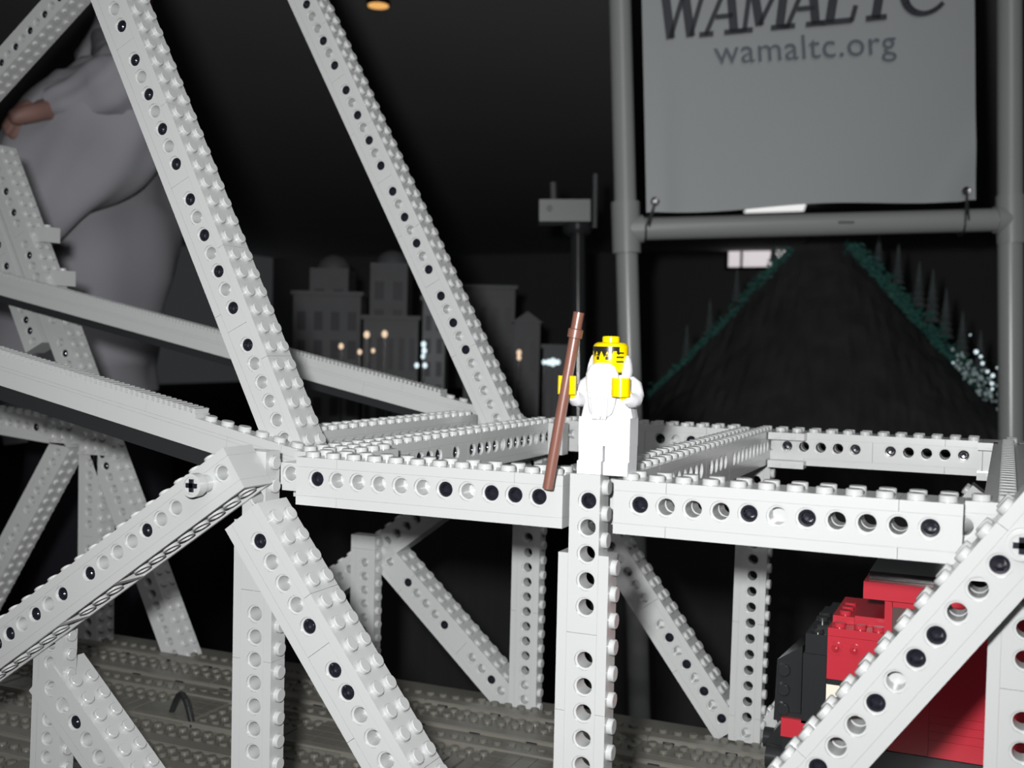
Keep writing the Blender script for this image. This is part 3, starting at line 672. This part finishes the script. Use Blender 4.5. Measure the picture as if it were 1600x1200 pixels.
# ------------------------------------------------------------------ dark hill with a garland
DH = 2300; kh = DH/F
HC = at(1290, 700, DH); HZ = HC.z+150; HC.z = -150; HILL = empty('model_hill', HC, 'dark cone shaped model hill rising behind the pipe frame', 'hill', rot=YB)
prof = [(942, 700), (992, 640), (1058, 575), (1128, 500), (1176, 440), (1218, 396), (1248, 377), (1282, 369), (1308, 376), (1336, 400), (1372, 440), (1411, 485), (1462, 540), (1510, 590), (1560, 640), (1620, 700)]
def ph(px):
    if px <= prof[0][0] or px >= prof[-1][0]: return 3
    for (a_, b_), (c_, d_) in zip(prof[:-1], prof[1:]):
        if a_ <= px <= c_: return max(3, (700-(b_+(d_-b_)*(px-a_)/(c_-a_)))*kh+HZ)
s = MB(); G = []; rh = random.Random(3)
for j in range(25):
    v = j/24; dd = -260+520*v; row = []
    for i in range(73):
        px = 925+700*i/72; fall = max(0, 1-abs(dd)/270)**0.8
        h = ph(px)*fall
        row.append(((px-1290)*kh, dd, h+(rh.uniform(-5, 5) if 0 < fall else 0)-2))
    G.append([(x_, y_, max(0.5, z_)) for x_, y_, z_ in row])
s.grid(G, False, closed=False)
s.build('hill_body', 'hill', HILL)
s = MB(); rg = random.Random(5)
def tuft(s, x, y, z, n, sp, ln):
    for _ in range(n):
        a_ = rg.uniform(0, 6.28); b_ = rg.uniform(-1, 1); c = Vector((x+rg.gauss(0, sp), y+rg.gauss(0, sp*.6), z+rg.gauss(0, sp)))
        d = Vector((math.cos(a_), math.sin(a_)*.6, b_)).normalized()*ln; e = d.cross(Vector((0, 1, .3))).normalized()*ln*.28
        s.face([c-d-e*.3, c+e, c+d, c-e])
for i in range(150):
    px = 1005+(1225-1005)*i/149; tuft(s, (px-1290)*kh, -12, ph(px)-5, 5, 6, 7)
for i in range(190):
    t = i/189; px = 1315+(1520-1315)*t; tuft(s, (px-1290)*kh, -14, ph(px)-6, 7, 7+9*t, 8)
o = s.build('green_garland', 'leaf'); o.matrix_world = Matrix.Translation(HC*MM) @ YB.to_4x4()
tag(o, 'green leafy garland draped along both slopes of the dark hill', 'garland', kind='stuff')
s = MB(); rb = random.Random(8)
for i in range(150):
    t = rb.random(); px = 1470+95*t; py = 535+95*t**.8*rb.uniform(.55, 1.15)+rb.uniform(0, 35)
    s.sphere(((px-1290)*kh, -30-rb.uniform(0, 60), (700-py)*kh+HZ), rb.uniform(2, 4.5), 8)
o = s.build('glass_beads', 'crystal'); o.matrix_world = Matrix.Translation(HC*MM) @ YB.to_4x4()
tag(o, 'cluster of sparkling clear beads at the right foot of the hill', 'beads', kind='stuff')
SL = empty('string_lights', HC, 'tiny white lights sparkling at the right foot of the hill', 'string lights', rot=YB)
bulb = None; prev = None; w = MB()
for i, (px, py, r) in enumerate(((1490, 545, 5.5), (1497, 552, 4), (1500, 562, 4.5), (1508, 574, 4), (1516, 580, 5), (1515, 592, 4.5), (1516, 600, 3.5), (1532, 570, 3), (1548, 573, 4.5), (1551, 583, 4), (1543, 600, 4), (1549, 593, 4), (1456, 562, 2.6), (1530, 556, 3), (1539, 612, 3), (1534, 590, 3), (1522, 568, 2.5), (1560, 640, 3), (1545, 628, 2.4), (1480, 520, 2.2))):
    p = ((px-1290)*kh, -95, (700-py)*kh+HZ); s = MB(); s.sphere((0, 0, 0), r*.8, 10); s.build('bulb', 'cool', SL, loc=p)
    if prev: w.tube(prev, p, .6, n=6)
    prev = p
w.build('wire', 'black', SL)
def conifer(px, py0, py1, D, label):
    e = empty('model_tree', at(px, py1, D), label, 'toy tree', 'toy conifers on the dark hill', rot=YB)
    kk = D/F; H = (py1-py0)*kk; s = MB(); s.tube((0, 0, -60), (0, 0, H*.9), 2.5, n=6); s.build('trunk', 'hill', e)
    s = MB(); n = 7
    for i in range(n):
        z = H*(.08+.9*i/n); r = (H*.16)*(1-i/n)+2; s.lathe((0, 0, z), (0, 0, 1), [(r, 0), (r*.25, H*.2)], 9, smooth=False)
    s.build('foliage', 'conifer', e)
ordw = ['first', 'second', 'third', 'fourth', 'fifth', 'sixth', 'seventh']
for i, c in enumerate(((1208, 375, 412, 2340), (1150, 422, 475, 2350), (1108, 470, 525, 2340), (1072, 510, 560, 2350))):
    conifer(*c, 'slim dark toy conifer on the left slope of the hill, '+ordw[i]+' from the top')
for i, c in enumerate(((1372, 366, 412, 2340), (1402, 385, 448, 2350), (1434, 412, 485, 2330), (1455, 425, 510, 2340), (1476, 455, 535, 2330), (1502, 490, 560, 2320), (1530, 520, 590, 2310))):
    conifer(*c, 'slim dark toy conifer on the right slope of the hill, '+ordw[i]+' from the top')
# ------------------------------------------------------------------ grey toy town at the left rear
DT = 2300; kt = DT/F
def building(px0, px1, py0, label, m='build', roof=None, deep=120, nwin=(3, 4), D=DT, base=690):
    C0 = at((px0+px1)/2, base, D); kk = D/F; w = (px1-px0)*kk/2; H = (base-py0)*kk+C0.z+150; C0.z = -149.5
    e = empty('toy_building', C0, label, 'toy building', rot=YB)
    s = MB(); s.box(-w, w, 0, deep, 0, H); s.build('wall', m, e)
    s = MB()
    if roof == 'dome': s.lathe((0, deep/2, H), (0, 0, 1), [(w*.9*math.cos(t*.25), w*.8*math.sin(t*.25)) for t in range(7)], 20, sharp=False)
    elif roof == 'gable': s.prism([(-w-6, H), (w+6, H), (0, H+w*.9)], -4, deep+4)
    else: s.box(-w-5, w+5, -5, deep+5, H, H+8)
    s.build('roof', m, e)
    for i in range(nwin[0]):
        for j in range(nwin[1]):
            x = -w+2*w*(i+.5)/nwin[0]; z = H*(.12+.8*(j+.5)/nwin[1]); a_ = w/nwin[0]*.5; b_ = H/nwin[1]*.26
            s = MB(); s.box(x-a_, x+a_, -1.5, 0, z-b_, z+b_); s.build('window', 'pane', e)
    return e
building(455, 560, 462, 'wide grey toy building with a stepped top at the left of the town', nwin=(4, 4))
building(480, 540, 420, 'dim toy tower with rounded top standing behind the wide grey building', roof='dome', D=2460, nwin=(2, 3))
building(574, 632, 412, 'tall domed grey toy building near the middle of the town', roof='dome', D=2380, nwin=(2, 5))
building(565, 650, 500, 'low grey toy building with two warm lit lamps on its front', nwin=(5, 2), D=2220)
building(657, 692, 470, 'narrow pale toy tower with bright lights, right beside the tall arch rib', 'build2', nwin=(2, 5), D=2230)
building(722, 800, 452, 'grey stepped toy building right of the tall arch rib', nwin=(4, 3), D=2450)
building(800, 840, 505, 'small toy house with a gable right of the stepped building', roof='gable', nwin=(2, 2), D=2300)
building(846, 884, 545, 'low flat toy building behind the brown staff', nwin=(4, 1), D=2250)
def tlamp(name, label, pts, m, D=2190):
    e = empty(name, at(pts[0][0], pts[0][1], D), label, 'lamp', 'small lights in the toy town', rot=YB); C0 = at(pts[0][0], pts[0][1], D)
    for px, py, r in pts:
        d = at(px, py, D)-C0; s = MB(); l = (YB.transposed() @ d); s.sphere(l, r, 10, (1, 1, 1.25)); s.build('bulb', m, e)
    s = MB(); s.tube((0, 6, 0), (0, 6, -(C0.z+150)), 1.5, n=8); s.build('stem', 'black', e)
tlamp('town_lamp', 'warm lamp at left in front of the low grey building', [(573, 523, 6)], 'warm')
tlamp('town_lamp', 'warm lamp right of the first, in front of the low grey building', [(601, 522, 6)], 'warm')
tlamp('town_lamp', 'pair of warm lights low at the left of the low grey building', [(562, 550, 4.5), (583, 548, 4)], 'warm')
tlamp('town_lamp', 'column of white and warm lights before the narrow pale tower', [(662, 538, 5), (663, 548, 5), (661, 557, 4), (651, 571, 4.5), (664, 571, 4.5)], 'cool')
tlamp('town_lamp', 'pair of warm lights in front of the small gabled toy house', [(811, 551, 5), (811, 559, 4.5)], 'warm')
tlamp('town_lamp', 'row of white lights just left of the brown staff', [(850, 566, 4), (857, 566, 5), (864, 566, 7), (872, 566, 4.5)], 'cool')
tlamp('town_lamp', 'dim light at the foot of the left column in the wide building', [(533, 541, 5)], 'warm')
# ------------------------------------------------------------------ person behind the bridge, seen from the side, bending slightly to the left
DPp = 1600; kp = DPp/F; PB = at(160, 600, DPp)
PE = empty('person', (PB.x, PB.y, FLOOR), 'person in a loose grey shirt standing behind the left side of the bridge', 'person', rot=YB)
PZ = (PB.z-FLOOR)                                    # height of picture row 600 above the floor
def Q(px, py, y=0): return (((px-800)*(DPp+y)-(160-800)*DPp)/F, y, (600-py)*(DPp+y)/F+PZ)
def skin_mesh(name, pts, edges, m, parent, sub=2, root=0):
    me = bpy.data.meshes.new(name); me.from_pydata([(p[0]*MM, p[1]*MM, p[2]*MM) for p, r in pts], edges, [])
    o = bpy.data.objects.new(name, me); COL.objects.link(o); o.parent = parent; me.materials.append(M[m])
    sm = o.modifiers.new('Skin', 'SKIN'); sm.use_smooth_shade = True; sb = o.modifiers.new('Sub', 'SUBSURF'); sb.levels = sb.render_levels = sub
    for v, (p, r) in zip(me.skin_vertices[0].data, pts):
        r = (r, r) if not isinstance(r, tuple) else r; v.radius = (r[0]*MM, r[1]*MM)
    me.skin_vertices[0].data[root].use_root = True
    return o
# body: pelvis, chest, neck, head, two legs, two arms with hands
bp_ = [(Q(125, 680), (62, 90)), (Q(112, 520), (56, 85)), (Q(138, 360), (52, 95)), (Q(180, 190), (36, 90)), (Q(192, 60), 34), (Q(186, -10), 40), (Q(182, -90), 74), (Q(180, -150), 84), (Q(180, -210), 64),
  (Q(140, 760, -90), (58, 58)), (Q(165, 1080, -95), 56), (Q(175, 1180, -95), 50), (Q(170, 1540, -95), 36), (Q(90, 1570, -95), (30, 40)),
  (Q(140, 760, 90), (58, 58)), (Q(165, 1080, 95), 56), (Q(175, 1180, 95), 50), (Q(170, 1540, 95), 36), (Q(90, 1570, 95), (30, 40)),
  (Q(185, 150, -165), 50), (Q(60, 275, -200), 44), (Q(-60, 370, -200), 34), (Q(-120, 400, -190), 26), (Q(-165, 405, -180), (34, 18)),
  (Q(160, 125, 90), 30), (Q(192, 108, -60), 30), (Q(198, 120, -225), 28), (Q(92, 158, -244), 20), (Q(78, 160, -246), (20, 12))]
be = [(0, 1), (1, 2), (2, 3), (3, 4), (4, 5), (5, 6), (6, 7), (7, 8), (0, 9), (9, 10), (10, 11), (11, 12), (12, 13), (0, 14), (14, 15), (15, 16), (16, 17), (17, 18), (3, 19), (19, 20), (20, 21), (21, 22), (22, 23), (3, 24), (24, 25), (25, 26), (26, 27), (27, 28)]
nb = len(bp_)
for (wx, wy, dx, wi, yb_, sf) in ((-165, 405, -1, 23, -180, 1.0), (78, 160, -1, 28, -246, .5)):
    for f_i, (oy, ln) in enumerate(((-26, 62), (-10, 74), (7, 80), (23, 70))):
        a0 = len(bp_); P = Q(wx, wy, yb_)
        for t_ in range(3):
            bp_.append(((P[0]+dx*(26+ln*(t_+1)/3)*sf, P[1]+(oy*(1+.1*t_) if wi == 23 else -8), P[2]-6-7*t_*t_+(0 if wi == 23 else oy*.3)), 9.5-1.1*t_)); be.append((wi if t_ == 0 else a0+t_-1, a0+t_))
    a0 = len(bp_); P = Q(wx, wy, yb_); bp_.append(((P[0]+dx*4, P[1]-38, P[2]-14), 12)); bp_.append(((P[0]+dx*30, P[1]-52, P[2]-24), 10)); be += [(wi, a0), (a0, a0+1)]
bodyo = skin_mesh('body', bp_, be, 'skin', PE)
def cloth_loft(name, rows, m, wave=5, n=44, seed=1):
    """rows: (centre, rx, ry, axis) rings; folds are pushed out of the surface"""
    s = MB(); R = []; rr_ = random.Random(seed); ph_ = [rr_.uniform(0, 6) for _ in range(6)]
    def lerp(a_, b_, t): return tuple(x_+(y_-x_)*t for x_, y_ in zip(a_, b_))
    dense = []
    for r_a, r_b in zip(rows[:-1], rows[1:]):
        for t in range(6): dense.append((lerp(r_a[0], r_b[0], t/6), r_a[1]+(r_b[1]-r_a[1])*t/6, r_a[2]+(r_b[2]-r_a[2])*t/6))
    dense.append(rows[-1])
    for i, (c, rx, ry) in enumerate(dense):
        a_ = Vector(dense[min(i+1, len(dense)-1)][0]); b_ = Vector(dense[max(i-1, 0)][0]); d = (a_-b_).normalized()
        side = d.cross(Vector((0, 1, 0))).normalized(); dep = side.cross(d).normalized()
        ring_ = []
        for k_ in range(n):
            t = 2*math.pi*k_/n
            w_ = wave*(.5*math.sin(3*t+ph_[0]+i*.25)+.35*math.sin(7*t+ph_[1]-i*.33)+.5*math.sin(i*.55+ph_[2]+2*math.cos(t+1)))
            ring_.append(Vector(c)+side*(rx+w_)*math.cos(t)+dep*(ry+w_)*math.sin(t))
        R.append(ring_)
    s.grid(R); return s.build(name, m, PE)
cloth_loft('shirt', [(Q(128, 676), 92, 132), (Q(118, 620), 106, 138), (Q(118, 560), 112, 142), (Q(124, 480), 106, 147), (Q(148, 410), 104, 150), (Q(160, 310), 98, 150), (Q(182, 230), 80, 146), (Q(180, 140), 46, 110), (Q(178, 70), 32, 60), (Q(182, 30), 30, 46)], 'shirt', 7, seed=2)
cloth_loft('sleeve', [(Q(205, 95, -100), 24, 40), (Q(196, 128, -160), 50, 62), (Q(160, 172, -195), 84, 70), (Q(98, 240, -205), 76, 58), (Q(35, 308, -205), 64, 58), (Q(-20, 355, -205), 52, 52), (Q(-70, 380, -200), 44, 46), (Q(-105, 396, -192), 38, 38)], 'shirt', 10, seed=5)
cloth_loft('sleeve', [(Q(168, 105, 80), 32, 50), (Q(190, 98, 0), 34, 56), (Q(196, 104, -120), 34, 50), (Q(198, 116, -225), 34, 46), (Q(165, 132, -245), 34, 40), (Q(118, 148, -246), 30, 30), (Q(80, 158, -246), 24, 26)], 'shirt', 4, seed=9)
cloth_loft('trousers', [(Q(152, 1540, 95), 60, 60), (Q(165, 1150, 95), 72, 75), (Q(152, 800, 90), 102, 98), (Q(150, 620, 60), 84, 84)], 'denim', 4, seed=3)
cloth_loft('trousers', [(Q(152, 1540, -95), 60, 60), (Q(165, 1150, -95), 72, 75), (Q(152, 800, -90), 102, 98), (Q(150, 620, -60), 84, 84)], 'denim', 4, seed=4)
s = MB(); c = Q(184, -150); s.sphere((c[0]+22, 0, c[2]+22), 98, 20, (.95, .84, 1.05)); s.build('hair', 'hair', PE)
s = MB(); c = Q(100, -130)
s.tube((c[0]+14, 0, c[2]+26), (c[0]-14, 0, c[2]-8), 9, 14, 10); s.build('nose', 'skin', PE)
for y in (-30, 30): s = MB(); s.sphere((c[0]+12, y, c[2]+30), 9, 10); s.build('eye', 'ink', PE)
s = MB(); s.tube((c[0]+14, -22, c[2]-32), (c[0]+14, 22, c[2]-32), 5, n=8); s.build('mouth', 'hair', PE)
for y in (-84, 84): s = MB(); s.sphere((Q(182, -130)[0], y, Q(182, -130)[2]), 26, 10, (.7, .35, 1.1)); s.build('ear', 'skin', PE)
for y in (-95, 95): s = MB(); s.sphere((Q(130, 0)[0], y, 34), 60, 14, (2.1, .85, .8)); s.build('shoe', 'black', PE)
